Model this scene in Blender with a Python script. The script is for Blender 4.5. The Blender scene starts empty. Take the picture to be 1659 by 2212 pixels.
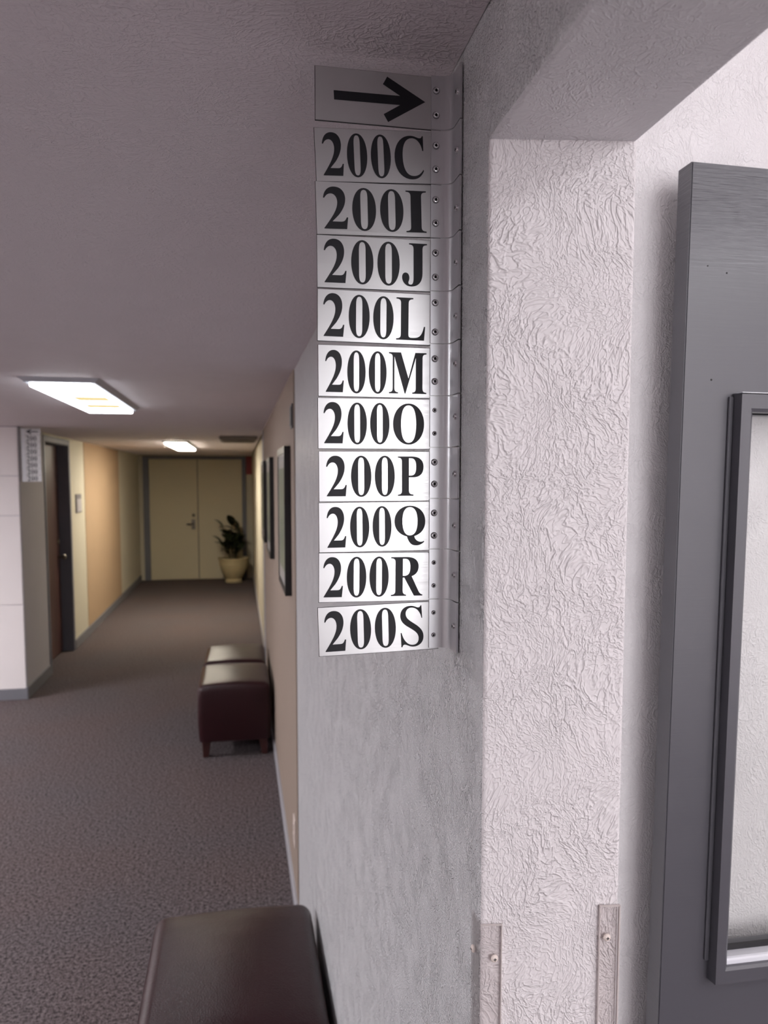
import bpy, bmesh, math, random
from mathutils import Vector, Matrix
from mathutils.geometry import tessellate_polygon

random.seed(7)
SC = bpy.context.scene
COL = SC.collection
PI = math.pi

# ------------------------------------------------------------------ camera, world, exposure
cd = bpy.data.cameras.new('camera')
cam = bpy.data.objects.new('camera', cd)
COL.objects.link(cam)
cam.location = (0, 0, 1.71)
cam.rotation_euler = (math.radians(90 - 4.509), 0, math.radians(-10.689))
cd.sensor_fit = 'HORIZONTAL'
cd.sensor_width = 36.0
cd.lens = 36.0 * 1661.0 / 1659.0
cd.shift_y = 60.0 / 1659.0
cd.clip_start = 0.02
cd.clip_end = 60
cd.dof.use_dof = True
cd.dof.focus_distance = 0.82
cd.dof.aperture_fstop = 11.0
SC.camera = cam

world = bpy.data.worlds.new('world')
SC.world = world
world.use_nodes = True
world.node_tree.nodes['Background'].inputs[0].default_value = (0.02, 0.02, 0.022, 1)
world.node_tree.nodes['Background'].inputs[1].default_value = 1.0

SC.view_settings.view_transform = 'Standard'
SC.view_settings.look = 'None'
SC.view_settings.exposure = 0.0
SC.view_settings.gamma = 1.0
SC.view_settings.use_curve_mapping = False
SC.cycles.max_bounces = 8
SC.cycles.diffuse_bounces = 6
SC.cycles.glossy_bounces = 4
SC.cycles.transparent_max_bounces = 12
SC.cycles.sample_clamp_indirect = 4.0
SC.cycles.caustics_reflective = False
SC.cycles.caustics_refractive = False
SC.cycles.use_denoising = True
SC.cycles.use_adaptive_sampling = True
SC.cycles.adaptive_threshold = 0.04
SC.cycles.use_light_tree = False

# radiance of the luminous lenses (the rooms' own ceiling fixtures)
L_CORRIDOR = 13.0       # cool tube fixture in view
L_FAR = 44.0            # warm fixture at the far end
L_LOBBY_FAR = 85.0      # far fixture in the lobby
L_LOBBY = 37.0          # near fixture in the lobby on the left
L_ROOM = 13.0           # ceiling fixtures of the bright side room on the right
L_WINDOW = 7.2          # daylight in the frosted window of the side room
L_BACK = 9.0           # corridor fixture behind the camera

# ------------------------------------------------------------------ materials
def new_mat(name):
    m = bpy.data.materials.new(name)
    m.use_nodes = True
    nt = m.node_tree
    b = nt.nodes['Principled BSDF']
    return m, nt, b

def srgb(r, g, b):
    f = lambda c: (c / 255 / 12.92) if c / 255 <= 0.04045 else ((c / 255 + 0.055) / 1.055) ** 2.4
    return (f(r), f(g), f(b), 1)

def N(nt, t, **kw):
    n = nt.nodes.new(t)
    for k, v in kw.items():
        if k in n.inputs:
            n.inputs[k].default_value = v
        else:
            setattr(n, k, v)
    return n

def coords(nt, scale=(1, 1, 1), rot=(0, 0, 0), warp=0.0, warp_scale=5.0):
    g = N(nt, 'ShaderNodeNewGeometry')
    mp = N(nt, 'ShaderNodeMapping')
    mp.inputs['Scale'].default_value = scale
    mp.inputs['Rotation'].default_value = rot
    nt.links.new(g.outputs['Position'], mp.inputs['Vector'])
    out = mp.outputs['Vector']
    if warp:
        nz = N(nt, 'ShaderNodeTexNoise', Scale=warp_scale, Detail=2.0)
        nt.links.new(out, nz.inputs['Vector'])
        ma = N(nt, 'ShaderNodeVectorMath', operation='MULTIPLY_ADD')
        ma.inputs[1].default_value = (warp, warp, warp)
        nt.links.new(nz.outputs['Color'], ma.inputs[0])
        nt.links.new(out, ma.inputs[2])
        out = ma.outputs[0]
    return out

def plain(name, col, rough=0.6, metal=0.0, spec=0.5, coat=0.0, var=0.0, vscale=6.0):
    m, nt, b = new_mat(name)
    b.inputs['Base Color'].default_value = col
    b.inputs['Roughness'].default_value = rough
    b.inputs['Metallic'].default_value = metal
    b.inputs['Specular IOR Level'].default_value = spec
    b.inputs['Coat Weight'].default_value = coat
    nz = N(nt, 'ShaderNodeTexNoise', Scale=vscale, Detail=3.0)
    nt.links.new(coords(nt), nz.inputs['Vector'])
    mx = N(nt, 'ShaderNodeMix', data_type='RGBA')
    v = max(var, 0.02)
    mx.inputs[6].default_value = tuple(c * (1 - v) for c in col[:3]) + (1,)
    mx.inputs[7].default_value = tuple(min(1, c * (1 + v)) for c in col[:3]) + (1,)
    nt.links.new(nz.outputs['Fac'], mx.inputs[0])
    nt.links.new(mx.outputs[2], b.inputs['Base Color'])
    return m

def plaster(name, col, rough=0.55, strength=0.6, scale=1.0, dist=0.0022, var=0.03, spec=0.35, stretch=(1, 1, 1), warp=0.06):
    """trowelled paint: a wandering network of creases with finer wrinkles between them"""
    m, nt, b = new_mat(name)
    b.inputs['Roughness'].default_value = rough
    b.inputs['Specular IOR Level'].default_value = spec
    L = nt.links.new
    pos = N(nt, 'ShaderNodeNewGeometry').outputs['Position']
    wn = N(nt, 'ShaderNodeTexNoise', Scale=11.0 * scale, Detail=1.0)
    L(pos, wn.inputs['Vector'])
    ma = N(nt, 'ShaderNodeVectorMath', operation='MULTIPLY_ADD')
    ma.inputs[1].default_value = (warp, warp, warp)
    L(wn.outputs['Color'], ma.inputs[0]); L(pos, ma.inputs[2])
    mp = N(nt, 'ShaderNodeMapping')
    mp.inputs['Rotation'].default_value = (0.0, 0.6, 0.0)
    mp.inputs['Scale'].default_value = (stretch[0], stretch[1], stretch[2] * 0.55)
    L(ma.outputs[0], mp.inputs['Vector'])
    def ridge(src, centre, w):
        a = N(nt, 'ShaderNodeMath', operation='SUBTRACT'); a.inputs[1].default_value = centre
        L(src, a.inputs[0])
        ab = N(nt, 'ShaderNodeMath', operation='ABSOLUTE'); L(a.outputs[0], ab.inputs[0])
        mr = N(nt, 'ShaderNodeMapRange', interpolation_type='SMOOTHSTEP')
        mr.inputs['From Min'].default_value = 0.0; mr.inputs['From Max'].default_value = w
        mr.inputs['To Min'].default_value = 1.0; mr.inputs['To Max'].default_value = 0.0
        L(ab.outputs[0], mr.inputs['Value'])
        return mr.outputs['Result']
    r1 = N(nt, 'ShaderNodeTexNoise', Scale=88.0 * scale, Detail=2.0, Roughness=0.5, Distortion=0.5)
    L(mp.outputs[0], r1.inputs['Vector'])
    a1 = ridge(r1.outputs['Fac'], 0.5, 0.085)
    r2 = N(nt, 'ShaderNodeTexNoise', Scale=175.0 * scale, Detail=1.0, Roughness=0.5)
    L(ma.outputs[0], r2.inputs['Vector'])
    a2 = ridge(r2.outputs['Fac'], 0.5, 0.11)
    # creases fade in and out with the slow noise that also bends them
    pm = N(nt, 'ShaderNodeMapRange'); pm.inputs['From Min'].default_value = 0.38; pm.inputs['From Max'].default_value = 0.62
    pm.inputs['To Min'].default_value = 0.25; pm.inputs['To Max'].default_value = 1.0
    L(wn.outputs['Fac'], pm.inputs['Value'])
    s1 = N(nt, 'ShaderNodeMath', operation='MULTIPLY'); L(a1, s1.inputs[0]); L(pm.outputs[0], s1.inputs[1])
    s2 = N(nt, 'ShaderNodeMath', operation='MULTIPLY_ADD'); s2.inputs[1].default_value = 0.42; L(a2, s2.inputs[0]); L(s1.outputs[0], s2.inputs[2])
    s3 = N(nt, 'ShaderNodeMath', operation='MULTIPLY_ADD'); s3.inputs[1].default_value = 0.9; L(r1.outputs['Fac'], s3.inputs[0]); L(s2.outputs[0], s3.inputs[2])
    bp = N(nt, 'ShaderNodeBump'); bp.inputs['Strength'].default_value = strength; bp.inputs['Distance'].default_value = dist
    L(s3.outputs[0], bp.inputs['Height']); L(bp.outputs[0], b.inputs['Normal'])
    mx = N(nt, 'ShaderNodeMix', data_type='RGBA')
    mx.inputs[6].default_value = tuple(c * (1 - var) for c in col[:3]) + (1,)
    mx.inputs[7].default_value = tuple(min(1, c * (1 + var)) for c in col[:3]) + (1,)
    L(wn.outputs['Fac'], mx.inputs[0]); L(mx.outputs[2], b.inputs['Base Color'])
    return m

def carpet(name):
    m, nt, b = new_mat(name)
    L = nt.links.new
    b.inputs['Roughness'].default_value = 0.95
    b.inputs['Specular IOR Level'].default_value = 0.1
    v = coords(nt)
    n1 = N(nt, 'ShaderNodeTexNoise', Scale=260.0, Detail=2.0, Roughness=0.7); L(v, n1.inputs['Vector'])
    n2 = N(nt, 'ShaderNodeTexNoise', Scale=85.0, Detail=2.0, Roughness=0.6); L(v, n2.inputs['Vector'])
    n3 = N(nt, 'ShaderNodeTexNoise', Scale=1.3, Detail=2.0); L(v, n3.inputs['Vector'])
    ad = N(nt, 'ShaderNodeMath', operation='MULTIPLY_ADD'); ad.inputs[1].default_value = 0.45
    L(n2.outputs['Fac'], ad.inputs[0])
    a0 = N(nt, 'ShaderNodeMath', operation='MULTIPLY'); a0.inputs[1].default_value = 0.55
    L(n1.outputs['Fac'], a0.inputs[0]); L(a0.outputs[0], ad.inputs[2])
    cr = N(nt, 'ShaderNodeValToRGB')
    cr.color_ramp.elements[0].position = 0.43; cr.color_ramp.elements[0].color = srgb(46, 41, 42)
    cr.color_ramp.elements[1].position = 0.59; cr.color_ramp.elements[1].color = srgb(128, 119, 119)
    L(ad.outputs[0], cr.inputs['Fac'])
    mx = N(nt, 'ShaderNodeMix', data_type='RGBA', blend_type='MULTIPLY'); mx.inputs[0].default_value = 1.0
    c2 = N(nt, 'ShaderNodeValToRGB')
    c2.color_ramp.elements[0].position = 0.35; c2.color_ramp.elements[0].color = (1.0, 0.93, 0.93, 1)
    c2.color_ramp.elements[1].position = 0.65; c2.color_ramp.elements[1].color = (0.93, 0.94, 0.98, 1)
    L(n3.outputs['Fac'], c2.inputs['Fac'])
    L(cr.outputs[0], mx.inputs[6]); L(c2.outputs[0], mx.inputs[7]); L(mx.outputs[2], b.inputs['Base Color'])
    bp = N(nt, 'ShaderNodeBump'); bp.inputs['Strength'].default_value = 0.7; bp.inputs['Distance'].default_value = 0.006
    L(ad.outputs[0], bp.inputs['Height']); L(bp.outputs[0], b.inputs['Normal'])
    return m

def brushed(name, col, rough=0.34, aniso_rot_x=True, smudge=0.0):
    """satin aluminium with horizontal brushing"""
    m, nt, b = new_mat(name)
    L = nt.links.new
    b.inputs['Base Color'].default_value = col
    b.inputs['Metallic'].default_value = 0.85
    v = coords(nt, scale=(6, 6, 900) if aniso_rot_x else (300, 300, 4))
    nz = N(nt, 'ShaderNodeTexNoise', Scale=1.0, Detail=2.0); L(v, nz.inputs['Vector'])
    mr = N(nt, 'ShaderNodeMapRange'); mr.inputs['To Min'].default_value = rough - 0.06; mr.inputs['To Max'].default_value = rough + 0.08
    L(nz.outputs['Fac'], mr.inputs['Value']); L(mr.outputs[0], b.inputs['Roughness'])
    bp = N(nt, 'ShaderNodeBump'); bp.inputs['Strength'].default_value = 0.03 if aniso_rot_x else 0.0; bp.inputs['Distance'].default_value = 0.0006
    L(nz.outputs['Fac'], bp.inputs['Height']); L(bp.outputs[0], b.inputs['Normal'])
    sm = N(nt, 'ShaderNodeTexNoise', Scale=22.0, Detail=3.0); L(coords(nt), sm.inputs['Vector'])
    mx = N(nt, 'ShaderNodeMix', data_type='RGBA')
    mx.inputs[6].default_value = tuple(c * 0.95 for c in col[:3]) + (1,)
    mx.inputs[7].default_value = tuple(min(1, c * 1.05) for c in col[:3]) + (1,)
    L(sm.outputs['Fac'], mx.inputs[0]); L(mx.outputs[2], b.inputs['Base Color'])
    return m

def leather(name, col):
    m, nt, b = new_mat(name)
    L = nt.links.new
    b.inputs['Base Color'].default_value = col
    b.inputs['Roughness'].default_value = 0.30
    b.inputs['Specular IOR Level'].default_value = 0.32
    v = coords(nt, warp=0.002, warp_scale=80)
    vo = N(nt, 'ShaderNodeTexVoronoi', Scale=330.0); L(v, vo.inputs['Vector'])
    nz = N(nt, 'ShaderNodeTexNoise', Scale=7.0, Detail=3.0); L(coords(nt), nz.inputs['Vector'])
    ad = N(nt, 'ShaderNodeMath', operation='MULTIPLY_ADD'); ad.inputs[1].default_value = 3.0
    L(nz.outputs['Fac'], ad.inputs[0]); L(vo.outputs['Distance'], ad.inputs[2])
    bp = N(nt, 'ShaderNodeBump'); bp.inputs['Strength'].default_value = 0.22; bp.inputs['Distance'].default_value = 0.0025
    L(ad.outputs[0], bp.inputs['Height']); L(bp.outputs[0], b.inputs['Normal'])
    mx = N(nt, 'ShaderNodeMix', data_type='RGBA')
    mx.inputs[6].default_value = tuple(c * 0.8 for c in col[:3]) + (1,)
    mx.inputs[7].default_value = tuple(c * 1.25 for c in col[:3]) + (1,)
    L(nz.outputs['Fac'], mx.inputs[0]); L(mx.outputs[2], b.inputs['Base Color'])
    return m

def painted_door(name, col):
    """dark paint brushed on by hand: horizontal brush marks, strongest near the top"""
    m, nt, b = new_mat(name)
    L = nt.links.new
    b.inputs['Base Color'].default_value = col
    b.inputs['Specular IOR Level'].default_value = 0.75
    g = N(nt, 'ShaderNodeNewGeometry')
    sp = N(nt, 'ShaderNodeSeparateXYZ'); L(g.outputs['Position'], sp.inputs[0])
    v = coords(nt, scale=(14, 14, 260), rot=(0, 0.03, 0), warp=0.35, warp_scale=0.35)
    nz = N(nt, 'ShaderNodeTexNoise', Scale=1.0, Detail=3.5, Roughness=0.65); L(v, nz.inputs['Vector'])
    mr = N(nt, 'ShaderNodeMapRange', interpolation_type='SMOOTHSTEP')
    mr.inputs['From Min'].default_value = 1.98; mr.inputs['From Max'].default_value = 2.11
    mr.inputs['To Min'].default_value = 0.06; mr.inputs['To Max'].default_value = 1.0
    L(sp.outputs['Z'], mr.inputs['Value'])
    hm = N(nt, 'ShaderNodeMath', operation='MULTIPLY'); L(nz.outputs['Fac'], hm.inputs[0]); L(mr.outputs[0], hm.inputs[1])
    bp = N(nt, 'ShaderNodeBump'); bp.inputs['Strength'].default_value = 0.6; bp.inputs['Distance'].default_value = 0.003
    L(hm.outputs[0], bp.inputs['Height']); L(bp.outputs[0], b.inputs['Normal'])
    rr = N(nt, 'ShaderNodeMapRange'); rr.inputs['To Min'].default_value = 0.28; rr.inputs['To Max'].default_value = 0.40
    L(nz.outputs['Fac'], rr.inputs['Value']); L(rr.outputs[0], b.inputs['Roughness'])
    return m

def wood(name, col, dark):
    m, nt, b = new_mat(name)
    L = nt.links.new
    v = coords(nt, scale=(18, 18, 1.2), warp=0.3, warp_scale=1.5)
    nz = N(nt, 'ShaderNodeTexNoise', Scale=2.0, Detail=5.0); L(v, nz.inputs['Vector'])
    cr = N(nt, 'ShaderNodeValToRGB')
    cr.color_ramp.elements[0].position = 0.3; cr.color_ramp.elements[0].color = dark
    cr.color_ramp.elements[1].position = 0.7; cr.color_ramp.elements[1].color = col
    L(nz.outputs['Fac'], cr.inputs['Fac']); L(cr.outputs[0], b.inputs['Base Color'])
    b.inputs['Roughness'].default_value = 0.4
    return m

def luminous(name, col, strength, streak=None):
    m = bpy.data.materials.new(name); m.use_nodes = True
    nt = m.node_tree; nt.nodes.clear()
    L = nt.links.new
    em = N(nt, 'ShaderNodeEmission'); em.inputs['Color'].default_value = col
    em.inputs['Strength'].default_value = strength
    out = N(nt, 'ShaderNodeOutputMaterial'); L(em.outputs[0], out.inputs['Surface'])
    # prismatic lens: faint variation in the glow along the tubes
    nz = N(nt, 'ShaderNodeTexNoise', Scale=3.0, Detail=1.0); L(coords(nt), nz.inputs['Vector'])
    mr = N(nt, 'ShaderNodeMapRange'); mr.inputs['To Min'].default_value = strength * 0.92; mr.inputs['To Max'].default_value = strength * 1.08
    L(nz.outputs['Fac'], mr.inputs['Value']); L(mr.outputs[0], em.inputs['Strength'])
    return m

def clear_plastic(name, tint=(0.985, 0.975, 0.972, 1), graze=0.5):
    m = bpy.data.materials.new(name); m.use_nodes = True
    nt = m.node_tree; nt.nodes.clear(); L = nt.links.new
    tr = N(nt, 'ShaderNodeBsdfTransparent'); tr.inputs[0].default_value = tint
    gl = N(nt, 'ShaderNodeBsdfGlossy'); gl.inputs['Roughness'].default_value = 0.12; gl.inputs[0].default_value = (0.9, 0.9, 0.9, 1)
    lw = N(nt, 'ShaderNodeLayerWeight'); lw.inputs['Blend'].default_value = 0.5
    pw = N(nt, 'ShaderNodeMath', operation='POWER'); pw.inputs[1].default_value = 4.0; L(lw.outputs['Facing'], pw.inputs[0])
    fr = N(nt, 'ShaderNodeMath', operation='MULTIPLY_ADD'); fr.inputs[1].default_value = graze; fr.inputs[2].default_value = 0.035; L(pw.outputs[0], fr.inputs[0])
    nz = N(nt, 'ShaderNodeTexNoise', Scale=40.0, Detail=2.0); L(coords(nt), nz.inputs['Vector'])
    bp = N(nt, 'ShaderNodeBump'); bp.inputs['Strength'].default_value = 0.1; bp.inputs['Distance'].default_value = 0.001
    L(nz.outputs['Fac'], bp.inputs['Height']); L(bp.outputs[0], gl.inputs['Normal'])
    mx = N(nt, 'ShaderNodeMixShader'); L(fr.outputs[0], mx.inputs[0]); L(tr.outputs[0], mx.inputs[1]); L(gl.outputs[0], mx.inputs[2])
    out = N(nt, 'ShaderNodeOutputMaterial'); L(mx.outputs[0], out.inputs['Surface'])
    return m

M = {}
M['grey_wall'] = plaster('grey_wall_plaster', srgb(228, 227, 229), rough=0.42, strength=1.0, scale=2.0, dist=0.0021, spec=0.5, warp=0.014)
M['header_plaster'] = plaster('header_plaster', srgb(224, 222, 225), rough=0.5, strength=0.6, scale=1.15, dist=0.0016)
M['white_plaster'] = plaster('white_plaster', srgb(232, 226, 227), rough=0.5, strength=0.65, dist=0.0020, scale=1.15)
M['soft_white'] = plaster('soft_white_plaster', srgb(242, 238, 239), rough=0.55, strength=0.6, dist=0.0018, scale=1.25)
M['ceiling'] = plaster('ceiling_texture', srgb(232, 225, 229), rough=0.7, strength=0.5, dist=0.0025, scale=0.85, stretch=(0.75, 1.2, 1))
M['room_ceiling'] = plain('room_ceiling_paint', srgb(235, 232, 230), 0.8)
M['tan'] = plain('tan_wall', srgb(146, 130, 118), 0.85, var=0.03)
M['cream'] = plain('cream_wall', srgb(200, 194, 176), 0.75, var=0.03)
M['tan_panel'] = plain('tan_panel', srgb(170, 144, 116), 0.85, var=0.03)
M['lobby_white'] = plain('lobby_white', srgb(236, 229, 228), 0.6, var=0.01)
M['pillar_grey'] = plain('pillar_grey', srgb(180, 178, 184), 0.7, var=0.03)
M['carpet'] = carpet('carpet')
M['base_grey'] = plain('vinyl_base', srgb(112, 112, 118), 0.5)
M['base_light'] = plain('vinyl_base_light', srgb(165, 163, 168), 0.45)
M['frame_grey'] = plain('door_frame_grey', srgb(110, 112, 122), 0.5)
M['brown_door'] = wood('brown_door', srgb(86, 56, 52), srgb(60, 38, 36))
M['cream_door'] = plain('cream_door', srgb(206, 198, 172), 0.6, var=0.02)
M['metal_dark'] = plain('handle_metal', srgb(110, 106, 100), 0.35, metal=0.9)
M['dark_door'] = painted_door('dark_grey_door_paint', srgb(82, 81, 87))
M['alu'] = brushed('brushed_aluminium', (0.60, 0.595, 0.597, 1), 0.33)
M['alu_bracket'] = plain('bracket_aluminium', (0.66, 0.66, 0.68, 1), 0.36, metal=0.95)
M['plate_core'] = plain('black_plate_core', srgb(22, 20, 24), 0.5)
M['vinyl_black'] = plain('black_vinyl', srgb(24, 23, 29), 0.5, spec=0.35)
M['steel'] = plain('steel', (0.82, 0.82, 0.84, 1), 0.22, metal=1.0)
M['hole'] = plain('dark_hole_and_rivet_shade', srgb(26, 24, 26), 0.7)
M['leather'] = leather('brown_leather', srgb(42, 18, 22))
M['leg_wood'] = plain('dark_leg_wood', srgb(60, 30, 28), 0.4)
M['black_frame'] = plain('black_picture_frame', srgb(24, 23, 25), 0.4)
M['mat_board'] = plain('mat_board', srgb(205, 200, 196), 0.6)
M['print'] = plain('muted_green_print', srgb(150, 156, 134), 0.6, var=0.15, vscale=9)
M['glass_pic'] = clear_plastic('picture_glass', (0.98, 0.98, 0.98, 1), 0.18)
M['clear'] = clear_plastic('clear_plastic')
M['guard_edge'] = plain('guard_edge', srgb(204, 194, 191), 0.4)
M['glass'] = clear_plastic('window_glass', (0.97, 0.975, 0.97, 1))
M['fixture'] = plain('fixture_white', srgb(200, 202, 210), 0.5)
M['lens_cool'] = luminous('cool_lens', (0.93, 0.96, 1.0, 1), L_CORRIDOR)
M['tube_warm'] = luminous('yellow_tube_streak', (1.0, 0.80, 0.40, 1), 0.95)
M['lens_warm'] = luminous('warm_lens', (1.0, 0.90, 0.74, 1), L_FAR)
M['lens_lobby'] = luminous('lobby_lens', (0.97, 0.965, 1.0, 1), L_LOBBY)
M['lens_lobby_far'] = luminous('lobby_far_lens', (0.99, 0.97, 1.0, 1), L_LOBBY_FAR)
M['lens_room'] = luminous('room_lens', (0.98, 0.965, 1.0, 1), L_ROOM)
M['daylight'] = luminous('frosted_daylight', (0.985, 0.97, 1.0, 1), L_WINDOW)
M['lens_back'] = luminous('back_lens', (0.97, 0.95, 1.0, 1), L_BACK)
M['vent'] = plain('vent_grey', srgb(120, 112, 104), 0.6)
M['red'] = plain('red_sign', srgb(140, 44, 44), 0.5)
M['pink'] = plain('faded_lettering', srgb(168, 98, 92), 0.6)
M['pot'] = plain('glazed_pot', srgb(190, 176, 138), 0.45, var=0.12, vscale=14)
M['soil'] = plain('soil', srgb(40, 34, 30), 0.95, var=0.2, vscale=60)
M['leaf'] = plain('dark_leaf', srgb(58, 66, 44), 0.4, var=0.25, vscale=12)
M['stem'] = plain('stem', srgb(64, 62, 44), 0.6)
M['plaque'] = plain('plaque_grey', srgb(128, 124, 128), 0.5)
M['plaque_light'] = plain('plaque_light', srgb(186, 182, 186), 0.5)
M['dark_plastic'] = plain('dark_plastic', srgb(70, 68, 70), 0.5)
M['ivory'] = plain('ivory_plastic', srgb(228, 214, 206), 0.4)
M['white_vinyl'] = plain('white_glazing_bead', srgb(226, 226, 232), 0.35)
M['gap_shade'] = plain('black_gap_shade', srgb(32, 31, 34), 0.6)

# ------------------------------------------------------------------ mesh helpers
def obj(name, bm, mats, parent=None, smooth=False, loc=None):
    me = bpy.data.meshes.new(name)
    bm.normal_update()
    bm.to_mesh(me); bm.free()
    if not isinstance(mats, (list, tuple)):
        mats = [mats]
    for m in mats:
        me.materials.append(M[m])
    if smooth:
        for p in me.polygons:
            p.use_smooth = True
        me.set_sharp_from_angle(angle=math.radians(38))
    o = bpy.data.objects.new(name, me)
    COL.objects.link(o)
    if parent is not None:
        o.parent = parent
    if loc is not None:
        o.location = loc
    return o

def thing(name, label, cat, loc=(0, 0, 0), rot=(0, 0, 0), group=None):
    o = bpy.data.objects.new(name, None)
    COL.objects.link(o)
    o.empty_display_size = 0.05
    o.location = loc; o.rotation_euler = rot
    o['label'] = label; o['category'] = cat
    if group:
        o['group'] = group
    return o

def tag(o, label, cat, group=None):
    o['label'] = label; o['category'] = cat
    if group:
        o['group'] = group
    return o

def struct(name, bm, mats, label=None, parent=None, smooth=False):
    o = obj(name, bm, mats, parent, smooth)
    if parent is None:
        o['kind'] = 'structure'
        if label:
            o['label'] = label
    return o

def add_box(bm, x0, x1, y0, y1, z0, z1, bevel=0.0, seg=1, mat=0):
    r = bmesh.ops.create_cube(bm, size=1.0)
    vs = r['verts']
    for v in vs:
        v.co = Vector(((x0 + x1) / 2 + v.co.x * (x1 - x0), (y0 + y1) / 2 + v.co.y * (y1 - y0), (z0 + z1) / 2 + v.co.z * (z1 - z0)))
    es = list({e for v in vs for e in v.link_edges})
    fs = list({f for v in vs for f in v.link_faces})
    for f in fs:
        f.material_index = mat
    if bevel:
        r = bmesh.ops.bevel(bm, geom=es, offset=bevel, segments=seg, affect='EDGES', profile=0.5)
        for f in r['faces']:
            f.material_index = mat
    return bm

def box(x0, x1, y0, y1, z0, z1, bevel=0.0, seg=1):
    bm = bmesh.new()
    return add_box(bm, x0, x1, y0, y1, z0, z1, bevel, seg)

def prism(pts, z0, z1, bevel=0.0, seg=2):
    """plan polygon (counter-clockwise) extruded upwards"""
    bm = bmesh.new()
    lo = [bm.verts.new((x, y, z0)) for x, y in pts]
    hi = [bm.verts.new((x, y, z1)) for x, y in pts]
    n = len(pts)
    bm.faces.new(list(reversed(lo))); bm.faces.new(hi)
    for i in range(n):
        bm.faces.new((lo[i], lo[(i + 1) % n], hi[(i + 1) % n], hi[i]))
    if bevel:
        bmesh.ops.bevel(bm, geom=bm.edges[:], offset=bevel, segments=seg, affect='EDGES', profile=0.5)
    bmesh.ops.recalc_face_normals(bm, faces=bm.faces[:])
    return bm

def lathe(bm, prof, segs=24, axis='Z', origin=(0, 0, 0), mat_of=None):
    """prof: list of (radius, height); axis Z up, or 'Y-' (towards -Y), or 'X-', 'X+'"""
    rings = []
    for r, h in prof:
        ring = []
        for i in range(segs):
            a = 2 * PI * i / segs
            c, s = r * math.cos(a), r * math.sin(a)
            if axis == 'Z': p = (c, s, h)
            elif axis == 'Y-': p = (c, -h, s)
            elif axis == 'X-': p = (-h, c, s)
            else: p = (h, -c, s)
            ring.append(bm.verts.new((p[0] + origin[0], p[1] + origin[1], p[2] + origin[2])))
        rings.append(ring)
    for k in range(len(rings) - 1):
        for i in range(segs):
            f = bm.faces.new((rings[k][i], rings[k][(i + 1) % segs], rings[k + 1][(i + 1) % segs], rings[k + 1][i]))
            if mat_of:
                f.material_index = mat_of(k)
    f = bm.faces.new(rings[0][::-1])
    f2 = bm.faces.new(rings[-1])
    if mat_of:
        f.material_index = mat_of(0); f2.material_index = mat_of(len(rings) - 2)
    bmesh.ops.recalc_face_normals(bm, faces=bm.faces[:])
    return bm

def tube(bm, pts, r, segs=8):
    rings = []
    for i, p in enumerate(pts):
        p = Vector(p)
        d = (Vector(pts[min(i + 1, len(pts) - 1)]) - Vector(pts[max(i - 1, 0)])).normalized()
        a = d.orthogonal().normalized(); b2 = d.cross(a)
        rr = r[i] if isinstance(r, (list, tuple)) else r
        rings.append([bm.verts.new(p + a * rr * math.cos(2 * PI * k / segs) + b2 * rr * math.sin(2 * PI * k / segs)) for k in range(segs)])
    for i in range(len(rings) - 1):
        # align ring starts
        best = min(range(segs), key=lambda s: (rings[i + 1][s].co - rings[i][0].co).length)
        rings[i + 1] = rings[i + 1][best:] + rings[i + 1][:best]
        for k in range(segs):
            bm.faces.new((rings[i][k], rings[i][(k + 1) % segs], rings[i + 1][(k + 1) % segs], rings[i + 1][k]))
    bm.faces.new(rings[0][::-1]); bm.faces.new(rings[-1])
    bmesh.ops.recalc_face_normals(bm, faces=bm.faces[:])
    return bm

def copy_tree(o, parent=None):
    c = o.copy(); COL.objects.link(c)
    if parent is not None:
        c.parent = parent
    for ch in list(o.children):
        copy_tree(ch, c)
    return c

# ------------------------------------------------------------------ the setting
CEIL = 2.11
XL = -1.64                      # corridor's left wall
XG0, XG1 = 0.214, 0.207         # sign wall, near and far end
XT = 0.203                      # tan wall
XR = 0.235                      # cream wall at the far end
YE = 13.45                      # end wall

struct('floor', box(-5.2, 3.3, -3.6, 13.7, -0.1, 0.0), 'carpet', 'brown grey carpet floor of the corridor')
bm = bmesh.new()
add_box(bm, -5.2, 0.213, -3.6, 13.6, CEIL, CEIL + 0.12)
struct('ceiling', bm, 'ceiling', 'low textured ceiling over the corridor')
struct('ceiling_side_room', box(0.345, 3.3, -3.6, 1.2, 2.95, 3.05), 'room_ceiling', 'plain ceiling of the bright side room')

# sign wall with its slightly splayed end facing the camera
pts = [(XG0, 0.653), (0.3408, 0.634), (0.3408, 2.865), (XG1, 2.865)]
struct('wall_right', prism(pts, 0.0, 2.2, bevel=0.004, seg=3), ['grey_wall'], 'textured grey wall that carries the stack of signs')
# header over the opening, and the pieces that close the wall above it
pts = [(XG0, -0.75), (0.3408, -0.75), (0.3408, 0.64), (XG0, 0.66)]
# white jacket: the end face of the wall in white plaster
# a 3 mm coat on the splayed face
def splay(t, out=0.0):
    a = Vector((XG0 + 0.0005, 0.653)); b = Vector((0.3403, 0.634))
    d = (b - a).normalized(); n = Vector((d.y, -d.x))
    p = a + (b - a) * t + n * out
    return (p.x, p.y)
p0, p1, p2, p3 = splay(0.0, 0.003), splay(1.0, 0.003), splay(1.0, -0.004), splay(0.0, -0.004)
struct('wall_jamb', prism([p0, p1, p2, p3], 0.0, 2.0, bevel=0.0028, seg=3), 'white_plaster', 'white textured end face of the wall beside the opening')
header_pts = [(XG0, -0.75), (0.3408, -0.75), (0.3408, 0.640), (XG0, 0.656)]
hb = prism(header_pts, 1.9985, 3.06, bevel=0.004, seg=3)
for f in hb.faces:
    f.material_index = 1 if f.normal.z < -0.7 else 0
struct('wall_header', hb, ['grey_wall', 'header_plaster'], 'header with grey soffit over the opening')
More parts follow.
